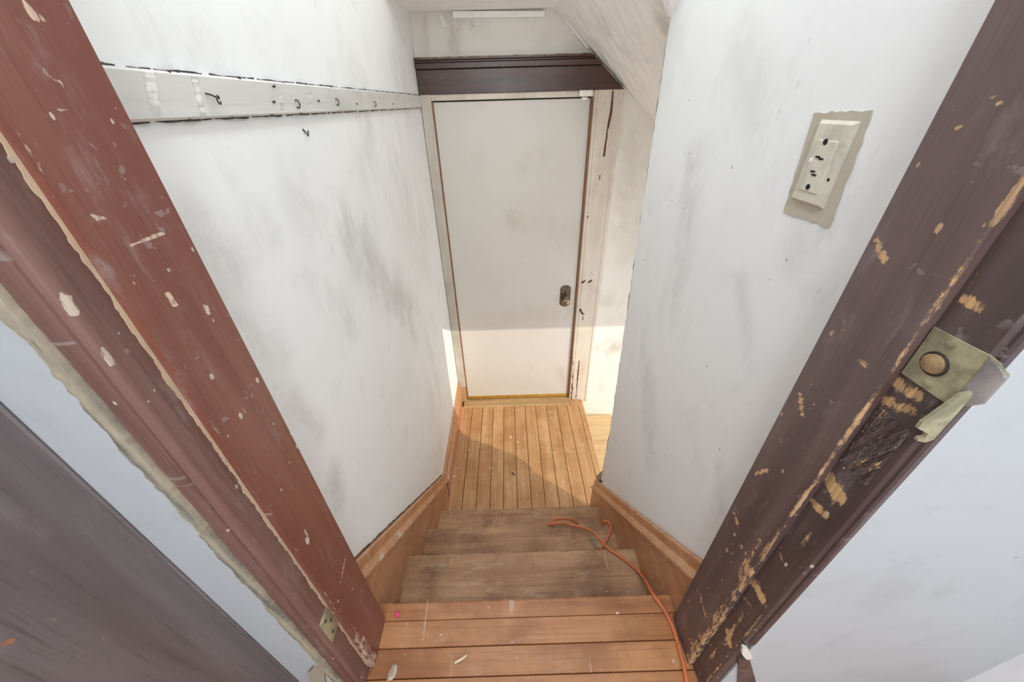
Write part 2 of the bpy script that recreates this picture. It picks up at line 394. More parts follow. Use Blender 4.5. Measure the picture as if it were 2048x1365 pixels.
# --- landing floor
lf = link('floor_landing', box('landing_base', XL-.02, 0.545, 1.15, 2.33, ZL-.20, ZL-.021), MT['riser'], kind='structure', label='scuffed sunlit board landing in front of the white door', cat='floor')
def land_plank(x0, x1, y0=1.15, y1=2.212):
    g = .0016
    pr = [(x0+g, ZL-.02), (x1-g, ZL-.02), (x1-g, ZL-.002), (x1-g-.0015, ZL), (x0+g+.0015, ZL), (x0+g, ZL-.002)]
    me = sweep('plank', pr, (1, 0, 0), (0, 0, 1), (0, y0, 0), (0, y1, 0), 60, .015)
    xm = (x0+x1)/2
    paint(me, 'wear_shading', [([(xm+random.uniform(-.03, .03), random.uniform(1.4, 2.1), ZL)], random.uniform(.04, .12), .55) for _ in range(2)]
          + ([([(xm, 1.3, ZL), (xm, 1.75, ZL)], .035, .55)] if .05 < xm < .5 else []))
    return link('plank', me, MT['landing'], lf)
edges = [-.425, -.336] + [-.336+.0865*(i+1) for i in range(9)] + [.538]
for a, b in zip(edges[:-1], edges[1:]): land_plank(a, b)
me = sweep('nosing_plank', [(.5395, ZL-.024), (.572, ZL-.024), (.579, ZL-.018), (.580, ZL-.009), (.575, ZL-.001), (.5395, ZL)], (1, 0, 0), (0, 0, 1), (0, 1.36, 0), (0, 2.262, 0), 60, .01)
paint(me, 'wear_shading', [([(.575, 1.5, ZL), (.575, 2.2, ZL)], .008, .6)])
link('nosing_plank', me, MT['landing'], lf)

# --- lower flight turning right
ls = empty('staircase', label='dusty pale steps turning down to the side of the landing', cat='staircase')
for k in range(4):
    z = ZS-k*RISE; x1 = .86+k*.25; x0 = .553+k*.25
    me = sweep('tread', [(x0, z-.03), (x1-.006, z-.03), (x1, z-.02), (x1, z-.007), (x1-.007, z), (x0, z)], (1, 0, 0), (0, 0, 1), (0, 1.20, 0), (0, 2.292, 0), 40, .02)
    paint(me, 'wear_shading', [([(x0+.1, 1.6, z), (x0+.1, 2.2, z)], .1, .4)])
    link('tread', me, MT['ply'], ls)
    link('riser', slab('riser', (x0-.002, 1.20, z-.002), (0, 1.09, 0), (0, 0, RISE-.018), (-.018, 0, 0), 10, 4), MT['riser'], ls)

# --- stairwell walls
me = slab('wall_left', (XL, .40, ZL-.22), (0, 1.93, 0), (0, 0, 3.4), (-.10, 0, 0), 130, 170)
L = lambda *q: [px(x, y, 0, XL) for x, y in q]
paint(me, 'wear_shading', [(L((700, 470), (760, 560), (830, 640)), .09, .75), (L((640, 560), (700, 640)), .05, .5), (L((400, 470), (470, 560)), .045, .55),
    (L((470, 640), (560, 700)), .04, .45), (L((670, 945), (680, 1000)), .03, .7), (L((800, 150), (812, 195)), .12, .5), (L((720, 190), (735, 330)), .09, .45),
    (L((790, 330), (850, 500)), .16, .4), (L((300, 80), (420, 100)), .04, .35), (L((480, 480), (520, 470)), .05, .4), (L((860, 700), (880, 900)), .16, .35),
    (L((560, 790), (640, 860)), .03, .45), (L((610, 400), (650, 470)), .07, .5)])
link('wall_left', me, MT['plaster'], kind='structure', label='scuffed white plaster wall with the long coat rail', cat='wall')

zi = [-.9, -.54, -.07, .577, 1.40, 2.6]; yi = [1.250, 1.246, 1.240, 1.286, 1.33, 1.33]
def rw(v):
    t = (v[:, 1]-.40)/.9; ye = np.interp(v[:, 2], zi, yi)
    back = v[:, 0] > XR+.005
    ye = np.where(back, 1.232, ye)
    v = v.copy(); v[:, 1] = .40+t*(ye-.40)
    rag = np.where((t > .99) & ~back, wob(v[:, 2]*5, .003, 3), 0); v[:, 1] += rag
    return v
me = slab('wall_right', (XR, .40, ZL-.22), (0, .9, 0), (0, 0, 3.4), (.035, 0, 0), 60, 170, warp=rw)
Rr = lambda *q: [px(x, y, 0, XR) for x, y in q]
paint(me, 'wear_shading', [(Rr((1390, 330), (1370, 480), (1330, 640)), .05, .6), (Rr((1700, 330), (1690, 420), (1640, 470)), .012, .7), (Rr((1760, 300), (1700, 450)), .01, .4),
    (Rr((1480, 560), (1500, 720)), .02, .4), (Rr((1290, 700), (1300, 900)), .06, .5), (Rr((1440, 940), (1440, 1010)), .02, .5), (Rr((1480, 100), (1560, 330)), .05, .3), (Rr((1600, 450), (1580, 520)), .03, .35)])
link('wall_right', me, MT['plaster_r'], kind='structure', label='white plaster wall with the painted outlet plate', cat='wall')

# far wall around the door; soffit line z = SOF(x)
SOF = lambda x: H+.577-.83*x
me = slabs('wall_far', [((-.60, 2.300, ZL-.9), (.238, 0, 0), (0, 0, 3.6), (0, .10, 0), 4, 40), ((.452, 2.300, ZL-.9), (2.2, 0, 0), (0, 0, 2.96), (0, .10, 0), 90, 120),
    ((-.362, 2.300, H+.018), (.814, 0, 0), (0, 0, .79), (0, .10, 0), 60, 40), ((.452, 2.300, ZL+2.06), (2.2, 0, 0), (0, 0, .64), (0, .10, 0), 40, 20)])
FY = lambda *q: [px(x, y, 1, 2.30) for x, y in q]
paint(me, 'wear_shading', [(FY((905, 40), (908, 100)), .03, .9), (FY((845, 40), (850, 100)), .02, .7), (FY((900, 45), (940, 45)), .02, .8), (FY((1195, 700), (1235, 690)), .06, .8), (FY((1200, 600), (1250, 600)), .05, .45),
    (FY((1190, 720), (1200, 780)), .03, .5), (FY((1260, 300), (1240, 500)), .1, .35), (FY((1170, 830), (1220, 835)), .02, 1.0)])
link('wall_far', me, MT['plaster_far'], kind='structure', label='cream plaster wall around and above the white door', cat='wall')
link('wall_far_backing', box('wall_far_backing', -.6, .6, 2.40, 2.46, ZL-.3, 1.9), MT['black'], kind='structure', label='dark space behind the closed white door', cat='wall')

# ceiling over the stairs: flat by the door, rising to the doorway; and the sloped soffit
me = mesh_from('ceiling', *(lambda v: (v, [(0, 1, 2, 3), (3, 2, 4, 5), (6, 7, 8, 9), (9, 8, 10, 11), (0, 1, 7, 6), (5, 4, 10, 11), (0, 3, 9, 6), (3, 5, 11, 9), (1, 2, 8, 7), (2, 4, 10, 8)]))(
    [(-.55, 2.4, CEIL), (.9, 2.4, CEIL), (.9, 1.85, CEIL), (-.55, 1.85, CEIL), (.9, 1.45, 2.55), (-.55, 1.45, 2.55),
     (-.55, 2.4, CEIL+.1), (.9, 2.4, CEIL+.1), (.9, 1.85, CEIL+.1), (-.55, 1.85, CEIL+.1), (.9, 1.45, 2.65), (-.55, 1.45, 2.65)]), smooth=False)
link('ceiling_stair_top', box('ceiling_stair_top', -.55, .9, .38, 1.47, 2.55, 2.65), MT['ceil'], kind='structure', label='flat plaster ceiling high over the stair head', cat='ceiling')
link('ceiling', me, MT['ceil'], kind='structure', label='cream plaster ceiling above the stairs', cat='ceiling')
def sofw(v):
    v = v.copy(); v[:, 2] += wob(v[:, 1]*4+v[:, 0]*3, .003, 21); return v
a = (.262, 1.19, SOF(.262)); 
vs, fs = slab_data((.250, 1.20, SOF(.250)), (0, 1.12, 0), (.83, 0, -.83*.83), (.06, 0, .08), 30, 24)
vs = np.array(vs); vs[:, 1] = np.where((vs[:, 1] < 1.33) & (vs[:, 0] > .40), 1.332, vs[:, 1]); vs[:, 1] = np.where((vs[:, 1] < 1.3) & (vs[:, 0] > .36), np.maximum(vs[:, 1], 1.25), vs[:, 1])
me = mesh_from('ceiling_slope', sofw(vs), fs, smooth=False)
CS = lambda x, y: (lambda d: np.array([0, 0, H]) + d*(.577/(d[2]+.83*d[0])))((x-1024)/F_PX*R_-(y-682.5)/F_PX*U_+FW_)
paint(me, 'wear_shading', [([CS(1190, 90), CS(1250, 180), CS(1300, 230)], .03, .9), ([CS(1330, 10), CS(1330, 60)], .03, .8), ([CS(1200, 40), CS(1260, 110)], .05, .35)])
link('ceiling_slope', me, MT['ceil'], kind='structure', label='sloped cream plaster soffit cutting the corner above the door', cat='ceiling')
# lower hall beside the landing: an unseen header added to cut the sun, its flat ceiling and end wall
link('sun_cutoff_header', slab('sun_cutoff_header', (.505, 1.28, H-1.34+1.55*SUN_TAN+.02), (2.3, 0, 0), (0, 0, 2.15), (0, -.06, 0), 4, 4), MT['plaster_far'], kind='structure', label='unseen plaster header added to cut off the sun above the landing', cat='wall')
link('ceiling_lower', box('ceiling_lower', 1.06, 2.8, 1.22, 2.4, H+.577-.83*1.07-.02, H+.577-.83*1.07+.06), MT['ceil'], kind='structure', label='flat plaster ceiling of the lower hall', cat='ceiling')
link('wall_lower_end', box('wall_lower_end', 2.62, 2.7, 1.22, 2.4, -1.9, .9), MT['plaster_far'], kind='structure', label='end wall of the lower hall', cat='wall')

# --- the room at the head of the stairs (the camera stands in it)
FL, FR = .286, .266            # room face of the doorway wall, left and right of the opening
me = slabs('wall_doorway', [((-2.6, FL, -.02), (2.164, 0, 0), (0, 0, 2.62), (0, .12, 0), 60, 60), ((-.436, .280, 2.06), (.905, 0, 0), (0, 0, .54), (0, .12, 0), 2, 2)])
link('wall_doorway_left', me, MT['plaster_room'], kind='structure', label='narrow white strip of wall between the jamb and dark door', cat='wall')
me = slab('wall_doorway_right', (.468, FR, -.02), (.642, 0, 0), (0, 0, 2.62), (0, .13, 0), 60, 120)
paint(me, 'wear_shading', [([px(1900, 1180, 1, FR), px(1760, 1180, 1, FR)], .06, .5)])  # soft shadow on the wall, painted in as a darker patch
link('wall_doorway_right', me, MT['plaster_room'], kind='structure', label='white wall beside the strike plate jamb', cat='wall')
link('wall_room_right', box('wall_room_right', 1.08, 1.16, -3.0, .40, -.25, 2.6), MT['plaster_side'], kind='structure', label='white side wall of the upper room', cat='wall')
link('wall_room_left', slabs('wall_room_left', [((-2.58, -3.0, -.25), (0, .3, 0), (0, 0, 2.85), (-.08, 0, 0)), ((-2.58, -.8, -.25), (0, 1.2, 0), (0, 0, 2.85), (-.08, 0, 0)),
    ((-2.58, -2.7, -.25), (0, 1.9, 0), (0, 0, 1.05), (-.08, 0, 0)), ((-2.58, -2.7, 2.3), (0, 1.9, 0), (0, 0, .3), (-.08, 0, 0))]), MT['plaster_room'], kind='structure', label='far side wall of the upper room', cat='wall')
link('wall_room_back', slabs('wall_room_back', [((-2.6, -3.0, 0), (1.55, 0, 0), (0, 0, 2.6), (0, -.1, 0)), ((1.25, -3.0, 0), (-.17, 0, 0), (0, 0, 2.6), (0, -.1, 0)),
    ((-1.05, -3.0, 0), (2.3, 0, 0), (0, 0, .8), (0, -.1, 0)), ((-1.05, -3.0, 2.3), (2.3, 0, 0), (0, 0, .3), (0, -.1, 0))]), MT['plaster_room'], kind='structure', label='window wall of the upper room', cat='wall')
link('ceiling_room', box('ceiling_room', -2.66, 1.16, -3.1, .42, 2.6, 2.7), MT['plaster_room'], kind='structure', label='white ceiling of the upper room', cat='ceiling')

# --- doorway jambs
JL, JR = -.387, .437           # faces of the stops
T1 = empty('trim_1', kind='structure', label='reddish mahogany door jamb with white paint flecks', cat='door jamb')
PL = lambda *q: [px(x, y, 0, JL) for x, y in q]
me = sweep('stop_board', [(JL, .3395), (JL+.0015, .338) if False else (JL, .338), (JL-.02, .338), (JL-.052, .338), (JL-.052, .449), (JL-.002, .449), (JL, .447)], (1, 0, 0), (0, 1, 0), (0, 0, -.0), (0, 0, 2.05), 420, .008)
chipline_l = [([(JL, .340, 0), (JL, .340, 2.05)], .007, .54)]
paint(me, 'wear_shading', chipline_l + [([(JL, .447, .3), (JL, .447, 1.2)], .003, .45), (PL((260, 495), (325, 468)), .003, .85), (PL((430, 540), (440, 560)), .002, .9), (PL((335, 590), (348, 608)), .004, 1.0), (PL((366, 606), (370, 610)), .003, .9),
    (PL((490, 820), (500, 860)), .010, .62), (PL((55, 15), (75, 35)), .006, .95), (PL((80, 135), (125, 170)), .005, .75), (PL((190, 435), (205, 437)), .004, .9), (PL((118, 220), (135, 222)), .003, .7),
    (PL((680, 1170), (690, 1120)), .004, .85), (PL((610, 1060), (615, 1080)), .006, .75), (PL((560, 1010), (580, 1030)), .003, .6), (PL((725, 1290), (760, 1350)), .03, .68), (PL((700, 1250), (730, 1300)), .02, .55)])
link('stop_board', me, MT['jamb_l'], T1)
RBL = JL-.012
me = sweep('rabbet', [(RBL, .338), (RBL, .301), (RBL-.002, .2975), (RBL-.006, .2955), (RBL-.040, .2955), (RBL-.040, .338)], (1, 0, 0), (0, 1, 0), (0, 0, 0), (0, 0, 2.05), 420, .006)
PRL = lambda *q: [px(x, y, 0, RBL) for x, y in q]
paint(me, 'wear_shading', [([(RBL, .337, 0), (RBL, .337, 2.05)], .0035, .62), ([(RBL, .299, 0), (RBL, .299, 2.05)], .003, .45), (PRL((130, 595), (150, 625)), .006, .95), (PRL((205, 700), (225, 730)), .004, .8), (PRL((280, 780), (330, 850)), .003, .6)])
link('rabbet', me, MT['rabbet_l'], T1)
me = sweep('paint_line', [(RBL-.001, .3385), (RBL-.001, .3335), (RBL+.0006, .3338), (RBL+.0012, .3385)], (1, 0, 0), (0, 1, 0), (0, 0, .02), (0, 0, 2.05), 500, None,
    warp=lambda v: v + np.stack([0*v[:, 0], np.where(v[:, 1] < .337, wob(v[:, 2]*12, .0010, 31)+wob(v[:, 2]*3, .0008, 32), 0), 0*v[:, 0]], 1))
link('paint_line', me, MT['drip'], T1, label='beige line of old paint in the rabbet corner')
link('plaster_chunk', prism('plaster_chunk', [px(x, y, 1, .279) for x, y in ((616, 1348), (626, 1338), (634, 1342), (648, 1350), (652, 1385), (630, 1395), (620, 1362))], (0, .012, 0)), MT['caulk'], T1)
me = sweep('edge_strip', [(-.4085, .2965), (-.410, .293), (-.416, .2905), (-.424, .2905), (-.4365, .2925), (-.4365, .33), (-.4085, .33)], (1, 0, 0), (0, 1, 0), (0, 0, .05), (0, 0, 2.05), 300, .006)
paint(me, 'wear_shading', [([(-.411, .2925, 0), (-.411, .2925, 2.05)], .003, .5)])
link('edge_strip', me, MT['rabbet_l'], T1)
me = sweep('plaster_edge', [(-.4290, .2895), (-.431, .2855), (-.438, .2838), (-.4445, .2848), (-.4455, .30), (-.4290, .30)], (1, 0, 0), (0, 1, 0), (0, 0, .0), (0, 0, 2.05), 700, .003,
    warp=lambda v: v + np.stack([np.where(v[:, 0] < -.436, wob(v[:, 2]*3.2, .0022, 8)+wob(v[:, 2]*13, .0007, 18), wob(v[:, 2]*4, .0010, 4)), wob(v[:, 2]*7, .0003, 6)*(v[:, 1] < .295), 0*v[:, 2]], 1))
paint(me, 'wear_shading', [], base=lambda c: .5+.5*np.sin(c[:, 2]*23+c[:, 0]*400))
link('plaster_edge', me, MT['caulk'], T1, label='crumbling beige plaster edge')
# hinge leaf left on the rabbet
hz = px(655, 1255, 0, RBL)
hl = link('hinge_leaf', box('hinge_leaf', RBL-.001, RBL+.002, .302, .336, hz[2]-.045, hz[2]+.040, .001), MT['strike'], T1, label='painted over hinge leaf')
for dz in (-.028, 0, .024): link('screw', lathe('screw', [(0, .0036), (.0012, .0036), (.0018, .002)], (RBL+.0018, .319+(.006 if dz == 0 else -.004), hz[2]+dz), (1, 0, 0), 10), MT['iron'], hl)

T2 = empty('trim_2', kind='structure', label='dark chipped door jamb with the metal strike plate', cat='door jamb')
PR = lambda *q: [px(x, y, 0, JR) for x, y in q]
me = sweep('stop_board', [(JR, .325), (JR+.002, .323), (JR+.052, .323), (JR+.052, .428), (JR+.002, .428), (JR, .426)], (1, 0, 0), (0, 1, 0), (0, 0, 0), (0, 0, 2.05), 420, .007)
def edgewear(c):
    z = c[:, 2]; s = np.interp(z, [0, .25, .5, .8, 1.1, 2], [.58, .59, .62, .64, .63, .56]); r = np.interp(z, [0, .2, .45, .7, 2], [.026, .028, .016, .007, .004])
    d = np.maximum(np.abs(c[:, 1]-.3245), np.abs(c[:, 0]-JR))
    return np.maximum((s+.05)*np.clip(1.3-d/r*.8, 0, 1), np.interp(z, [0, .15, .45, .9, 2], [.42, .40, .34, .24, .15]))
paint(me, 'wear_shading', [(PR((1755, 480), (1765, 520)), .006, .9), (PR((1720, 722), (1735, 735)), .006, .7), (PR((1600, 790), (1605, 830)), .0045, .95), (PR((1510, 948), (1535, 940)), .005, .85), (PR((1470, 1030), (1475, 1050)), .005, .8),
    (PR((1990, 195), (2005, 215)), .004, .8), (PR((1915, 255), (1920, 258)), .003, .9), (PR((1470, 1060), (1460, 1130)), .0025, .72), (PR((1400, 1190), (1410, 1230)), .01, .6), (PR((1520, 1085), (1480, 1150)), .012, .66), (PR((1380, 1280), (1420, 1330)), .02, .55)], base=edgewear)
link('stop_board', me, MT['jamb_r'], T2)
RBR = JR+.012
me = sweep('rabbet', [(RBR, .323), (RBR, .277), (RBR+.002, .272), (RBR+.007, .2695), (RBR+.012, .2695), (RBR+.030, .2695), (RBR+.030, .323)], (1, 0, 0), (0, 1, 0), (0, 0, 0), (0, 0, 2.05), 500, .005)
PRR = lambda *q: [px(x, y, 0, RBR) for x, y in q]
paint(me, 'wear_shading', [(PRR((1790, 765), (1840, 790)), .013, .66), (PRR((1770, 800), (1835, 830)), .012, .62), (PRR((1800, 815),), .012, .7), (PRR((1935, 600), (1960, 615)), .010, .72), (PRR((1955, 540), (1940, 590)), .006, .6),
    (PRR((1655, 950), (1676, 988)), .018, .8), (PRR((1625, 1005), (1650, 1030)), .011, .78), (PRR((1700, 960), (1640, 1040), (1560, 1150)), .007, .58), (PRR((1560, 1110), (1570, 1130)), .007, .65),
    (PRR((1505, 1162), (1524, 1198)), .018, .8), (PRR((1490, 1200), (1505, 1215)), .008, .7), (PRR((1560, 1150), (1480, 1240), (1400, 1340)), .008, .58), (PRR((1455, 1265), (1460, 1290)), .010, .85), (PRR((1465, 1265), (1450, 1290)), .006, .7),
    ([(RBR, .276, 0), (RBR, .276, .6)], .005, .6), (PRR((1760, 870), (1770, 900)), .01, .66)])
link('rabbet', me, MT['rabbet_r'], T2)
me = sweep('edge_strip', [(.4555, .274), (.457, .2665), (.460, .2645), (.4665, .2645), (.4705, .2665), (.4705, .30), (.4555, .30)], (1, 0, 0), (0, 1, 0), (0, 0, px(1495, 1292, 1, .2645)[2]), (0, 0, 2.05), 300, .005)
link('edge_strip', me, MT['rabbet_r'], T2)
# the mouse-eaten rough patch of stripped wood below the strike: layered splinter
sp = px(1745, 895, 0, RBR)
me = slab('stripped_patch', (RBR-.001, .279, sp[2]-.05), (0, .040, 0), (0, 0, .10), (.004, 0, 0), 30, 60, warp=lambda v: v + np.stack([np.where(v[:, 0] < RBR, wob(v[:, 2]*22+v[:, 1]*60, .0013, 12)+wob(v[:, 1]*70, .0005, 2), 0), 0*v[:, 0], 0*v[:, 0]], 1))
paint(me, 'wear_shading', [], base=lambda c: .38+.2*np.sin(c[:, 2]*60+c[:, 1]*90))
link('stripped_patch', me, MT['rabbet_r'], T2, label='rough stripped wood patch')
link('plinth_scrap', prism('plinth_scrap', [px(1478, 1318, 1, .262), px(1500, 1322, 1, .262), px(1512, 1365, 1, .262), px(1475, 1375, 1, .262)], (0, .02, 0)), MT['rabbet_r'], T2)
link('plaster_chip', prism('plaster_chip', [px(1486, 1296, 1, .2625), px(1497, 1300, 1, .2625), px(1506, 1318, 1, .2625), px(1494, 1322, 1, .2625), px(1484, 1310, 1, .2625)], (0, .006, 0)), MT['plastic'], T2)

# strike plate: flat leaf on the rabbet, lip curling round the jamb edge
c0, c1_, c2_ = px(1875, 656, 0, RBR), px(1808, 748, 0, RBR), px(1880, 788, 0, RBR)
zt = c0[2]; zb = c1_[2]
prof = [(.0, .3215), (-.0018, .3215), (-.0022, .300), (-.0024, .278), (-.0015, .268), (.002, .2600), (.0050, .2570), (.0078, .2553), (.0105, .2545), (.0105, .2560), (.0085, .2567), (.006, .2583), (.0035, .2625), (.001, .270), (0, .280)]
def lipw(v):
    v = v.copy(); zc = (zt+zb)/2; hh = (zt-zb)/2
    out = np.clip((.270-v[:, 1])/.0155, 0, 1); k = (v[:, 2]-zc)/hh
    v[:, 2] = zc + k*hh*(1-.45*out**2); return v
me = sweep('strike_plate', [(RBR+a, b) for a, b in prof], (1, 0, 0), (0, 1, 0), (0, 0, zb), (0, 0, zt), 14, None, warp=lipw, angle=50)
sk = link('strike_plate', me, MT['strike'], T2, label='worn metal strike plate with a rounded lip')
zc = (zt+zb)/2
# latch hole ring and wood plug inside, screws, shiny bare lip
link('latch_hole', lathe('latch_hole', [(0, .0135), (.0012, .0135), (.0016, .0120), (.0004, .0112)], (RBR-.0018, .300, zc-.002), (-1, 0, 0), 24), MT['iron'], sk)
link('plug', lathe('plug', [(0, .0108), (.0028, .0106), (.0042, .006), (.0046, .001)], (RBR-.0020, .3005, zc-.002), (-1, 0, 0), 20), MT['plugwood'], sk)
for dz in (.024, -.024): link('screw', lathe('screw', [(0, .0045), (.0012, .0044), (.0018, .002)], (RBR-.0018, .296+dz*.1, zc+dz), (-1, 0, 0), 14), MT['strike'], sk)
me = sweep('lip_face', [(RBR+a-.0006, b-.0007) for a, b in prof[4:9]] + [(RBR+a+.0002, b+.0002) for a, b in reversed(prof[4:9])], (1, 0, 0), (0, 1, 0), (0, 0, zb+.001), (0, 0, zt-.001), 14, None, warp=lipw, angle=50)
link('lip_face', me, MT['steel'], sk, label='shiny bare steel lip')
# strip of peeled paint hanging under the strike
q = [(1925, 790), (1946, 786), (1940, 800), (1880, 866), (1868, 880), (1850, 886), (1834, 882), (1838, 877), (1850, 876), (1856, 868), (1836, 858), (1845, 846)]
link('peeled_strip', prism('peeled_strip', [px(x, y, 1, .2600) for x, y in q], (0, .0035, 0)), MT['strike'], T2, label='pale peeling strip below the strike plate')
# white door wedge on the room side: dark open door
dp = empty('door_2', kind='structure', label='dark brown scuffed door standing open beside the white wall strip', cat='door')
XD = px(100, 897, 1, FL)[0]
me = slab('panel', (XD, FL-.004, .008), (0, -.80, 0), (0, 0, 2.02), (-.035, 0, 0), 80, 160)
paint(me, 'wear_shading', [([px(22, 1285, 0, XD)], .006, 1.0), ([px(60, 1100, 0, XD)], .003, .9), ([px(302, 1262, 0, XD)], .0025, .9)])
link('panel', me, MT['panel'], dp)
link('edge_bead', sweep('edge_bead', [(XD-.035, FL-.001), (XD+.001, FL-.001), (XD+.002, FL-.003), (XD+.001, FL-.0055), (XD-.035, FL-.0055)], (1, 0, 0), (0, 1, 0), (0, 0, .008), (0, 0, 2.028), 4), MT['panel'], dp)

# ================================================================= the far door and its frame
d1 = empty('door_1', kind='structure', label='cream painted flush door at the foot of the stairs', cat='door')
DX0, DX1, DZ0, DZ1 = -.371, .455, H-2.062, H+.013
me = slab('slab', (DX0, YD, DZ0), (DX1-DX0, 0, 0), (0, 0, DZ1-DZ0), (0, .038, 0), 60, 150)
DY = lambda *q: [px(x, y, 1, YD) for x, y in q]
paint(me, 'wear_shading', [(DY((1020, 430), (1030, 450)), .035, .8), (DY((1070, 440), (1140, 470)), .12, .4), (DY((1050, 330), (1080, 310)), .05, .4), (DY((1120, 740), (1130, 770)), .03, .6), (DY((1060, 735), (1062, 740)), .015, .9), (DY((960, 640), (1130, 620)), .08, .35)])
sl = link('slab', me, MT['door'], d1)
bs = link('bottom_strip', box('bottom_strip', DX0+.002, DX1-.002, YD-.005, YD, DZ0-.002, DZ0+.026, .0015), MT['brass'], d1, label='yellow brass weather strip')
for x in (-.24, -.05, .12, .36): link('screw', lathe('screw', [(0, .005), (.0015, .0045), (.0022, .002)], (x, YD-.0045, DZ0+.012), (0, -1, 0), 10), MT['bronze'], bs)
link('strip_gap', box('strip_gap', DX0, DX1, YD+.004, YD+.03, DZ0-.014, DZ0-.002), MT['black'], d1)
# escutcheon plate with cut corners, keyhole, knob on a shank
ex, ez0, ez1 = .3875, px(1130, 613, 1, YD)[2], px(1130, 571, 1, YD)[2]; hw = .037; c = .016
def esc(s, y, inset):
    a = hw-inset; z0, z1 = ez0+inset, ez1-inset; cc = c
    return [(ex-a, y, z0+cc), (ex-a+cc, y, z0+.004), (ex-a+cc*1.15, y, z0), (ex+a-cc*1.15, y, z0), (ex+a-cc, y, z0+.004), (ex+a, y, z0+cc), (ex+a, y, z1-cc), (ex+a-cc, y, z1-.004), (ex+a-cc*1.15, y, z1), (ex-a+cc*1.15, y, z1), (ex-a+cc, y, z1-.004), (ex-a, y, z1-cc)]
A_, B_, C_ = esc(1, YD+.001, 0), esc(1, YD-.003, .001), esc(1, YD-.006, .006); n = 12
fs = [tuple(range(n)), tuple(range(2*n, 3*n))] + [(k*n+i, k*n+(i+1) % n, (k+1)*n+(i+1) % n, (k+1)*n+i) for k in range(2) for i in range(n)]
es = link('escutcheon_plate', mesh_from('escutcheon_plate', A_+B_+C_, fs, angle=20), MT['bronze'], d1, label='aged bronze plate with clipped corners')
link('keyhole', prism('keyhole', [(ex+.006*math.cos(t), YD-.0055, ez1-.052+.006*math.sin(t)) for t in np.linspace(-.9, math.pi+.9, 12)] + [(ex-.005, YD-.0055, ez1-.075), (ex+.005, YD-.0055, ez1-.075)], (0, -.0012, 0)), MT['black'], es)
kz = px(1131, 603, 1, YD-.035)[2]; kx = px(1131, 603, 1, YD-.035)[0]
kn = link('knob', lathe('knob', [(0, .019), (.004, .019), (.006, .013), (.016, .0105), (.024, .011), (.028, .018), (.033, .0245), (.042, .0265), (.050, .0245), (.055, .016), (.0575, .004)], (ex+.003, YD-.005, kz), (0, -1, 0), 28), MT['knob'], d1, label='round bronze door knob')

# frame pieces
t3 = empty('trim_3', kind='structure', label='dark stained head casing with moulded cap over the door', cat='casing')
zb_, zm, zt_ = H+.047, H+.150, H+.198
x_r = lambda z: (H+.577-z)/.83-.012
def lint(name, z0, z1, yf, extra=0):
    nn = 60; x0 = XL+.004
    vs, fs = [], []
    rows = [(z0, yf+.002), (z0+.002, yf), ((z0+z1)/2, yf), (z1-.002, yf), (z1, yf+.002)]
    m = len(rows)+2
    for i in range(nn+1):
        for z, y in rows + [(z1, 2.302), (z0, 2.302)]:
            xe = x_r(z)-.004+extra
            vs.append((x0+(xe-x0)*i/nn, y, z))
    for i in range(nn):
        for j in range(m): fs.append((i*m+j, i*m+(j+1) % m, (i+1)*m+(j+1) % m, (i+1)*m+j))
    fs += [tuple(range(m)), tuple(nn*m+j for j in range(m))]
    return mesh_from(name, vs, fs)
me = lint('board', zb_, zm, 2.266)
paint(me, 'wear_shading', [([px(1225, 140, 1, 2.266), px(1243, 170, 1, 2.266)], .014, .75), ([px(965, 178, 1, 2.266), px(980, 183, 1, 2.266)], .012, .75), ([px(850, 190, 1, 2.266), px(1240, 178, 1, 2.266)], .005, .5)])
link('board', me, MT['lintel'], t3)
me = lint('cap_bead', zm+.002, zm+.026, 2.252); link('cap_bead', me, MT['lintel'], t3)
me = lint('cap_cove', zm+.027, zt_-.012, 2.260); link('cap_cove', me, MT['lintel'], t3)
me = lint('cap_ledge', zt_-.012, zt_, 2.246); paint(me, 'wear_shading', [([(-.43, 2.25, zt_), (.45, 2.25, zt_)], .012, .66)]); link('cap_ledge', me, MT['lintel'], t3)

t4 = empty('trim_4', kind='structure', label='wide cream door casing with long brown cracks in its paint', cat='casing')
zlo, zhi = H-2.112, H+.047
cp = [(.470, 2.300), (.470, 2.272), (.473, 2.269), (.486, 2.269), (.489, 2.272), (.492, 2.269), (.600, 2.269), (.604, 2.266), (.612, 2.266), (.620, 2.270), (.626, 2.280), (.626, 2.300)]
me = sweep('casing_board', cp, (1, 0, 0), (0, 1, 0), (0, 0, zlo), (0, 0, zhi), 330, .007)
CY = lambda *q: [px(x, y, 1, 2.269) for x, y in q]
paint(me, 'wear_shading', [(CY((1226, 182), (1222, 225), (1215, 260), (1208, 312)), .0085, .85), (CY((1213, 182), (1210, 210)), .005, .75), (CY((1200, 350), (1198, 362)), .005, .85), (CY((1177, 565), (1182, 562)), .012, .8), (CY((1165, 565), (1170, 562)), .014, .8),
    (CY((1183, 545), (1186, 552)), .004, .85), (CY((1160, 620), (1165, 628)), .013, .8), (CY((1168, 628), (1165, 640)), .004, .9), (CY((1157, 605), (1155, 615)), .005, .9), (CY((1175, 432), (1175, 436)), .005, .9),
    (CY((1158, 722), (1152, 795)), .008, .8), (CY((1147, 715), (1142, 800)), .011, .75), (CY((1144, 770), (1150, 795)), .008, .72), ([(.472, 2.27, zlo), (.472, 2.27, zhi)], .003, .45), (CY((1175, 550), (1168, 640)), .03, .38)])
link('casing_board', me, MT['trimpaint'], t4)
link('inner_jamb', box('inner_jamb', .4585, .4705, 2.276, 2.34, zlo, H+.03, .001), MT['riser'], t4, label='bare brown jamb edge')
t5 = empty('trim_5', kind='structure', label='narrow grey painted jamb strip between wall and door', cat='casing')
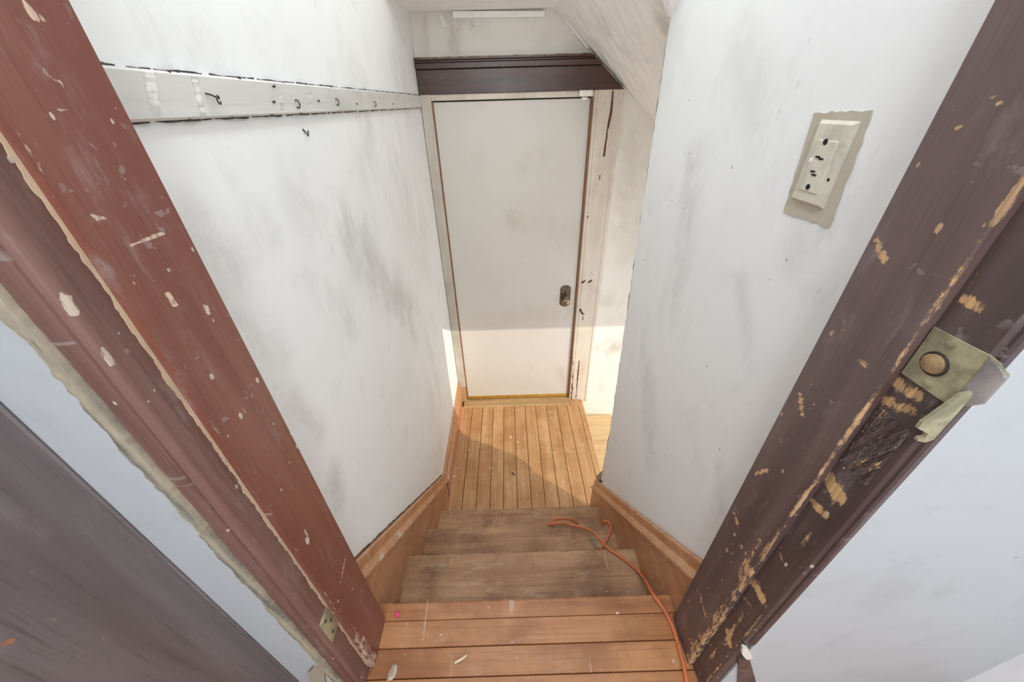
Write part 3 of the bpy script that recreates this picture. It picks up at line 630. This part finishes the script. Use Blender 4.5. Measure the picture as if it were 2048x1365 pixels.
me = sweep('jamb_strip', [(XL+.002, 2.300), (XL+.002, 2.274), (XL+.006, 2.270), (-.3815, 2.270), (-.379, 2.273), (-.379, 2.300)], (1, 0, 0), (0, 1, 0), (0, 0, H-1.92), (0, 0, H+.047), 300, .006)
paint(me, 'wear_shading', [([(-.380, 2.271, -.7), (-.380, 2.271, 1.28)], .004, .55), ([(-.43, 2.27, 1.0), (-.43, 2.27, 1.28)], .006, .5)])
link('jamb_strip', me, MT['strip'], t5)
link('hinge_gap', box('hinge_gap', -.3795, -.372, 2.285, 2.34, H-2.06, H+.02), MT['riser'], t5, label='bare brown jamb edge')
me = box('head_strip', -.38, .47, 2.274, 2.30, H+.020, H+.047, .001); link('head_strip', me, MT['trimpaint'], t5, label='cream head stop over the door')
link('head_gap', box('head_gap', -.372, .456, 2.29, 2.33, H+.0135, H+.02), MT['black'], t5)
link('foot_block', box('foot_block', XL+.002, -.383, 2.268, 2.30, H-2.075, H-1.922, .002), MT['thresh'], t5)
# door contact sensor
bx = px(1171, 186, 1, 2.262)
ds = empty('door_sensor', label='small white plastic contact sensor at the top door corner', cat='sensor')
p0, p1 = px(1158, 193, 1, 2.268), px(1185, 180, 1, 2.268)
link('sensor_body', box('sensor_body', p0[0], p1[0], 2.256, 2.276, p0[2], p1[2], .002), MT['plastic'], ds)
p0, p1 = px(1163, 199, 1, 2.285), px(1175, 195, 1, 2.285)
link('magnet', box('magnet', p0[0], p1[0], 2.278, 2.292, p0[2]-.004, p1[2]+.002, .001), MT['plastic'], ds)
# threshold
t6 = link('trim_6', sweep('threshold', [(2.206, ZL-.004), (2.206, ZL+.009), (2.212, ZL+.014), (2.33, ZL+.017), (2.33, ZL-.004)], (0, 1, 0), (0, 0, 1), (-.405, 0, 0), (.468, 0, 0), 40, .02), MT['thresh'], kind='structure', label='pale worn wooden threshold under the white door', cat='threshold')
link('trim_7', box('threshold_end', .470, .545, 2.195, 2.30, ZL-.004, ZL+.006, .001), MT['landing'], kind='structure', label='short floor piece under the cracked casing', cat='trim')
# picture batten above the lintel, loose splinter, sloped batten
f = lambda x, y: px(x, y, 1, 2.276)
link('trim_8', prism('ceiling_batten', [f(905, 22), f(1090, 22), f(1088, 33), f(905, 36)], (0, .026, 0)), MT['ceil'], kind='structure', label='thin cream batten under the ceiling above the door', cat='trim')
link('loose_splinter', prism('loose_splinter', [f(876, 27), f(884, 30), f(894, 53), f(889, 55)], (0, -.004, 0)), MT['plastic'], bpy.data.objects['trim_8'], label='broken hanging splinter')
q = [px(x, y, 1, 2.300) for x, y in ((1125, 38), (1130, 33), (1190, 97), (1172, 98))]
link('trim_9', prism('slope_batten', q, (0, -.018, 0)), MT['ceil'], kind='structure', label='short cream batten along the sloped soffit', cat='trim')

# ================================================================= skirtings
def skirt_prof(t0, sgn, h):     # (x, z) profile, z measured down from the top edge; sgn = direction into the room
    return [(t0, 0), (t0+sgn*.006, .0), (t0+sgn*.012, -.005), (t0+sgn*.014, -.016), (t0+sgn*.013, -.034), (t0+sgn*.015, -.042), (t0+sgn*.026, -.052), (t0+sgn*.031, -.062), (t0+sgn*.030, -.072), (t0+sgn*.024, -.079), (t0+sgn*.019, -.082), (t0+sgn*.019, -h), (t0, -h)]
zsk = lambda y: H-1.008-.947*(y-.499)
y0, y1 = .45, 1.398
me = sweep('skirt_board', skirt_prof(XL+.001, 1, .36), (1, 0, 0), (0, 0, 1), (0, y0, zsk(y0)), (0, y1, zsk(y1)), 120, .012)
paint(me, 'wear_shading', [([(XL+.03, y0, zsk(y0)-.062), (XL+.03, y1, zsk(y1)-.062)], .014, .56), ([(XL+.03, .50, zsk(.50)-.062), (XL+.03, .80, zsk(.80)-.062)], .03, .62)])  # pale streaks along the bead: whitish sheen painted in with the wear
b1 = empty('baseboard_left', kind='structure', label='orange brown skirting running down the stairs below the coat rail wall', cat='baseboard')
link('skirt_board', me, MT['skirt'], b1)
link('wall_gap', sweep('wall_gap', [(XL-.001, 0), (XL+.005, 0), (XL+.0045, .005), (XL-.001, .006)], (1, 0, 0), (0, 0, 1), (0, .46, zsk(.46)), (0, 1.39, zsk(1.39)), 90, None,
    warp=lambda v: v + np.stack([0*v[:, 0], 0*v[:, 0], np.where(v[:, 2] > zsk(1)*0+np.vectorize(zsk)(v[:, 1])+.003, wob(v[:, 1]*9, .0022, 41), 0)], 1)), MT['bronze'], b1, label='dark gap between wall and skirting')
zbt = H-1.865
me = sweep('landing_board', [(x, z) for x, z in skirt_prof(XL+.001, 1, zbt-ZL)], (1, 0, 0), (0, 0, 1), (0, 1.385, zbt), (0, 2.268, zbt), 60, .012)
paint(me, 'wear_shading', [([(XL+.025, 1.4, zbt-.048), (XL+.025, 2.2, zbt-.048)], .006, .5)])
link('landing_board', me, MT['skirt'], b1)
link('shoe_moulding', sweep('shoe_moulding', [(XL+.02, ZL), (XL+.038, ZL), (XL+.037, ZL+.009), (XL+.031, ZL+.015), (XL+.02, ZL+.018)], (1, 0, 0), (0, 0, 1), (0, 1.19, 0), (0, 2.206, 0), 20, None), MT['skirt'], b1)
b2 = empty('baseboard_right', kind='structure', label='orange brown skirting running down the stairs below the outlet wall', cat='baseboard')
zsr = lambda y: H-.988-1.0*(y-.466)
y0, y1 = .428, 1.30
me = sweep('skirt_board', skirt_prof(XR-.001, -1, .36), (1, 0, 0), (0, 0, 1), (0, y0, zsr(y0)), (0, y1, zsr(y1)), 120, .012)
paint(me, 'wear_shading', [([(XR-.03, y0, zsr(y0)-.062), (XR-.03, y1, zsr(y1)-.062)], .014, .56), ([(XR-.01, .5, zsr(.5)-.01), (XR-.01, .6, zsr(.6)-.01)], .01, .6)])  # first streak paints the moulding's sheen as well as its wear
link('skirt_board', me, MT['skirt'], b2)
link('corner_scrap', prism('corner_scrap', [(XR+.001, 1.30, ZL+.20), (XR+.001, 1.33, ZL+.26), (XR+.001, 1.25, ZL+.42), (XR+.001, 1.235, ZL+.22)], (.03, -.005, 0)), MT['caulk'], b2)
pk = px(1202, 963, 0, XR-.005)
link('end_nail', lathe('end_nail', [(0, .007), (.008, .007), (.010, .004)], pk, (-.5, -.3, .6), 12), MT['iron'], b2)

# ================================================================= things
# coat rail on the left wall
cr = empty('coat_rail', label='grey white painted coat rail with broken hooks along the scuffed wall', cat='coat rail')
rt = lambda y: H+.045; rb = H-.008
me = sweep('rail_board', [(XL, rb), (XL+.007, rb), (XL+.010, rb+.003), (XL+.010, rb+.050), (XL+.007, rb+.053), (XL, rb+.053)], (1, 0, 0), (0, 0, 1), (0, .43, 0), (0, 2.275, 0), 260, .006)
xr_ = XL+.010
LR = lambda *q: [px(x, y, 0, xr_) for x, y in q]
paint(me, 'wear_shading', [([LR((300, 150), (310, 225))[0], LR((300, 150), (310, 225))[1]], .016, .7), (LR((390, 160), (405, 230)), .012, .7), (LR((560, 175), (565, 225)), .012, .7), (LR((690, 185), (690, 215)), .03, .6), (LR((620, 185), (620, 215)), .012, .65), ([(xr_, .45, rb+.052), (xr_, 2.2, rb+.052)], .004, .45), (LR((650, 215), (652, 222)), .008, .6)])
link('rail_board', me, MT['rail'], cr)
for zz, sd_ in ((rb+.0535, 3), (rb-.0005, 5)):
    link('crack', sweep('crack', [(XL-.001, zz-.0016), (XL+.0075, zz-.0016), (XL+.0075, zz+.0016), (XL-.001, zz+.0016)], (1, 0, 0), (0, 0, 1), (0, .44, 0), (0, 2.26, 0), 220, None,
        warp=lambda v, sd_=sd_: v + np.stack([np.where(v[:, 0] > XL, wob(v[:, 1]*6, .004, sd_)-.004, 0), 0*v[:, 0], wob(v[:, 1]*5, .0008, sd_+1)], 1)), MT['iron'], cr, label='dark crack along the rail')
h0 = px(432, 200, 0, xr_+.004)
ring = [h0 + np.array([.002+.003*math.sin(t*.5), .0052*math.cos(t), .0052*math.sin(t)]) for t in np.linspace(.3, 5.9, 20)]
link('hook', tube('hook', [h0+np.array([-.004, -.012, .008]), h0+np.array([.001, -.008, .006])] + ring, .0011, 8), MT['iron'], cr, label='bent wire hook')
for (x, y, kind) in ((545, 204, 0), (592, 208, 1), (635, 202, 0), (672, 204, 1), (712, 208, 0), (748, 208, 1), (785, 208, 0), (545, 173, 0)):
    p = px(x, y, 0, xr_)
    if kind:
        link('hook', tube('hook', catmull([p+np.array([-.002, 0, .006]), p+np.array([.004, .001, .006]), p+np.array([.006, .003, 0]), p+np.array([.004, .001, -.007]), p+np.array([.002, -.004, -.006])], 5), .0014, 8), MT['iron'], cr)
    else:
        link('nail', lathe('nail', [(-.004, .0014), (.003, .0014), (.0035, .0028), (.0045, .0024)], p, (1, 0, 0), 8), MT['iron'], cr)
p = px(610, 266, 0, XL)
link('wall_hook', tube('wall_hook', [p+np.array([0, -.006, .008]), p+np.array([.006, 0, -.006]), p+np.array([.005, .006, .004])], .0016, 6), MT['iron'], label='tiny dark wire hook in the wall below the coat rail', cat='hook')

# outlet plate on the right wall
op = empty('outlet_plate', label='cream painted outlet cover plate on a bare beige patch', cat='outlet')
W4 = Rr((1630, 226), (1747, 220), (1660, 455), (1568, 425))
poly = []
for i in range(4):
    a, b = W4[i], W4[(i+1) % 4]
    for j in range(12):
        q = a+(b-a)*j/12; jit = rng.normal(0, .0011, 2) if j else (0, 0)
        poly.append(q+np.array([0, jit[0], jit[1]]))
link('bare_patch', prism('bare_patch', poly, (-.0015, 0, 0)), MT['ghost'], op, label='beige unpainted patch')
I4 = [px(x, y, 0, XR-.006) for x, y in ((1638, 240), (1717, 241), (1641, 420), (1578, 400))]
yc = sum(p[1] for p in I4)/4; zc = sum(p[2] for p in I4)/4
hwY = (I4[0][1]-I4[1][1]+I4[3][1]-I4[2][1])/4; hwZ = (I4[0][2]+I4[1][2]-I4[2][2]-I4[3][2])/4
def frust(name, x0, x1, ya, za, yb, zb2, mat, par, yo=0, zo=0):
    r0 = [(x0, yc+yo+s*ya, zc+zo+t*za) for s, t in ((-1, -1), (1, -1), (1, 1), (-1, 1))]
    r1 = [(x1, yc+yo+s*yb, zc+zo+t*zb2) for s, t in ((-1, -1), (1, -1), (1, 1), (-1, 1))]
    me = mesh_from(name, r0+r1, [(0, 1, 2, 3), (4, 5, 6, 7)] + [(i, (i+1) % 4, 4+(i+1) % 4, 4+i) for i in range(4)], smooth=False)
    return link(name, me, mat, par)
cpn = frust('cover_plate', XR-.001, XR-.007, hwY, hwZ, hwY-.005, hwZ-.005, MT['plate'], op)
rc = frust('receptacle', XR-.0068, XR-.0085, hwY*.55, hwZ*.62, hwY*.52, hwZ*.60, MT['plate'], op, 0, -.003)
for x, y in ((1651, 284), (1616, 374)):
    p = px(x, y, 0, XR-.0085); link('screw_hole', lathe('screw_hole', [(0, .0042), (.0006, .004), (.0008, .003)], p, (-1, 0, 0), 12), MT['black'], op)
for x, y in ((1636, 314), (1642, 318), (1626, 343), (1628, 350)):
    p = px(x, y, 0, XR-.0085); link('slot', box('slot', p[0]-.0008, p[0]+.001, p[1]-.0045, p[1]+.0045, p[2]-.0012, p[2]+.0012), MT['black'], op)
p = px(1657, 360, 0, XR-.0068); link('screw_hole', lathe('screw_hole', [(0, .0025), (.0006, .0024), (.0008, .002)], p, (-1, 0, 0), 10), MT['black'], op)
p = px(1621, 321, 0, XR-.0085); link('paint_spot', lathe('paint_spot', [(0, .004), (.0006, .0035), (.0009, .001)], p, (-1, 0, 0), 10), MT['plastic'], op)

# orange extension cord
Z0, Z1, Z2, Z3 = .0058, -RISE+.0058, -2*RISE+.0058, -3*RISE+.0058
def cp_(x, y, z): return px(x, y, 2, z)
pts = [cp_(1385, 1440, Z0), cp_(1374, 1365, Z0), cp_(1362, 1310, Z0), cp_(1349, 1265, Z0), cp_(1335, 1232, Z0), cp_(1318, 1205, Z0+.001), cp_(1305, 1188, Z0-.004), cp_(1297, 1172, -.06), cp_(1288, 1157, Z1+.05),
       cp_(1275, 1142, Z1+.012), cp_(1258, 1127, Z1), cp_(1238, 1112, Z1), cp_(1217, 1098, Z1+.002), cp_(1203, 1083, Z1-.03), cp_(1188, 1068, Z2+.09), cp_(1172, 1058, Z2+.05), cp_(1150, 1053, Z2+.015), cp_(1128, 1047, Z2+.012), cp_(1112, 1048, Z2+.004), cp_(1098, 1051, Z2-.006)]
nosez = pts[-1]
pts += [nosez+np.array([-.02, .012, -.07]), nosez+np.array([-.01, .02, -.15])]
pts += [cp_(1108, 1043, Z3+.05), cp_(1122, 1038, Z3+.05), cp_(1140, 1039, Z3+.05), cp_(1153, 1046, Z3+.03)]
e = pts[-1]
pts += [e+np.array([.04, -.02, -.02]), e+np.array([.10, -.025, -.01]), cp_(1203, 1052, Z2-.03), cp_(1207, 1045, Z2+.012), cp_(1215, 1043, Z2+.02), cp_(1222, 1053, Z2+.016), cp_(1219, 1068, Z2+.008), cp_(1211, 1085, Z2), cp_(1203, 1098, Z2), cp_(1196, 1112, Z2+.004)]
link('extension_cord', tube('extension_cord', catmull(pts, 8), .0056, 12), MT['cord'], label='orange rubber extension cord trailing down the stairs', cat='cord')
# beige paper strip beneath the cord
a = [(1177, 1062), (1178, 1072), (1183, 1084), (1190, 1093), (1200, 1098), (1208, 1097)]
b = [(1180, 1063), (1184, 1073), (1190, 1083), (1196, 1088), (1203, 1090), (1209, 1091)]
zz = [Z2+.055, Z2+.035, Z2+.016, Z2+.004, Z2-.003, Z2-.004]
va = [cp_(x, y, z) for (x, y), z in zip(a, zz)]; vb = [cp_(x, y, z) for (x, y), z in zip(b, zz)]
vs = va+vb+[p+np.array([0, 0, .0012]) for p in va+vb]; n = 6
fs = [(i, i+1, n+i+1, n+i) for i in range(5)] + [(2*n+i, 2*n+i+1, 3*n+i+1, 3*n+i) for i in range(5)] + [(i, i+1, 2*n+i+1, 2*n+i) for i in range(5)] + [(n+i, n+i+1, 3*n+i+1, 3*n+i) for i in range(5)] + [(0, n, 3*n, 2*n), (n-1, 2*n-1, 4*n-1, 3*n-1)]
link('paper_strip', mesh_from('paper_strip', vs, fs), MT['tag'], label='curled beige paper strip under the orange cord', cat='paper')
# pink scrap, wood shaving, crumpled paper, splinter, paint drip
def lump(name, p, r, sq, mat, label, cat, seed, fac=.35):
    bm = bmesh.new(); bmesh.ops.create_icosphere(bm, subdivisions=2 if fac > .5 else 3, radius=1.0); rr = random.Random(seed)
    dirs = [(Vector((rr.uniform(-1, 1), rr.uniform(-1, 1), rr.uniform(-1, 1))).normalized(), rr.uniform(-1, 1)) for _ in range(14)]
    for v in bm.verts:
        nrm = v.co.normalized(); s = 1+fac*sum(wt*max(0, nrm.dot(d))**4 for d, wt in dirs)
        v.co = Vector((nrm.x*s*r*sq[0]+p[0], nrm.y*s*r*sq[1]+p[1], max(nrm.z*s*r*sq[2]+p[2]+r*sq[2]*.7, p[2])))
    me = bpy.data.meshes.new(name); bm.to_mesh(me); bm.free(); me.shade_smooth() if fac < .5 else None
    return link(name, me, mat, label=label, cat=cat)
lump('pink_scrap', px(795, 1231, 2, 0), .0062, (1, 1.3, .8), MT['pink'], 'bright pink putty scrap on the top stair edge', 'scrap', 4, .25)
lump('crumpled_paper', px(788, 1343, 2, 0), .0095, (1, 1.2, .6), MT['paper'], 'crumpled dirty paper scrap on the floor by the red jamb', 'paper', 9, .75)
sv = catmull([px(x, y, 2, z) for x, y, z in ((909, 1327, .003), (916, 1323, .004), (925, 1318, .004), (933, 1311, .003))], 6)
link('wood_shaving', tube('wood_shaving', sv, .003, 8, [.0022+.0012*math.sin(math.pi*i/(len(sv)-1)) for i in range(len(sv))]), MT['shaving'], label='pale curved wood sliver on the floor boards', cat='shaving')
sv = [px(x, y, 2, ZL+.003) for x, y in ((1024, 945), (1029, 951))]
link('splinter', tube('splinter', sv, .0035, 6), MT['black'], label='small dark splinter on the landing boards', cat='splinter')
dr = catmull([px(x, y, 2, .0004) for x, y in ((855, 1200), (853, 1222), (850, 1246), (848, 1262), (847, 1278), (842, 1281))], 6)
link('paint_drip', tube('paint_drip', dr, .0012, 6), MT['drip'], fl, label='dried pale paint drip')
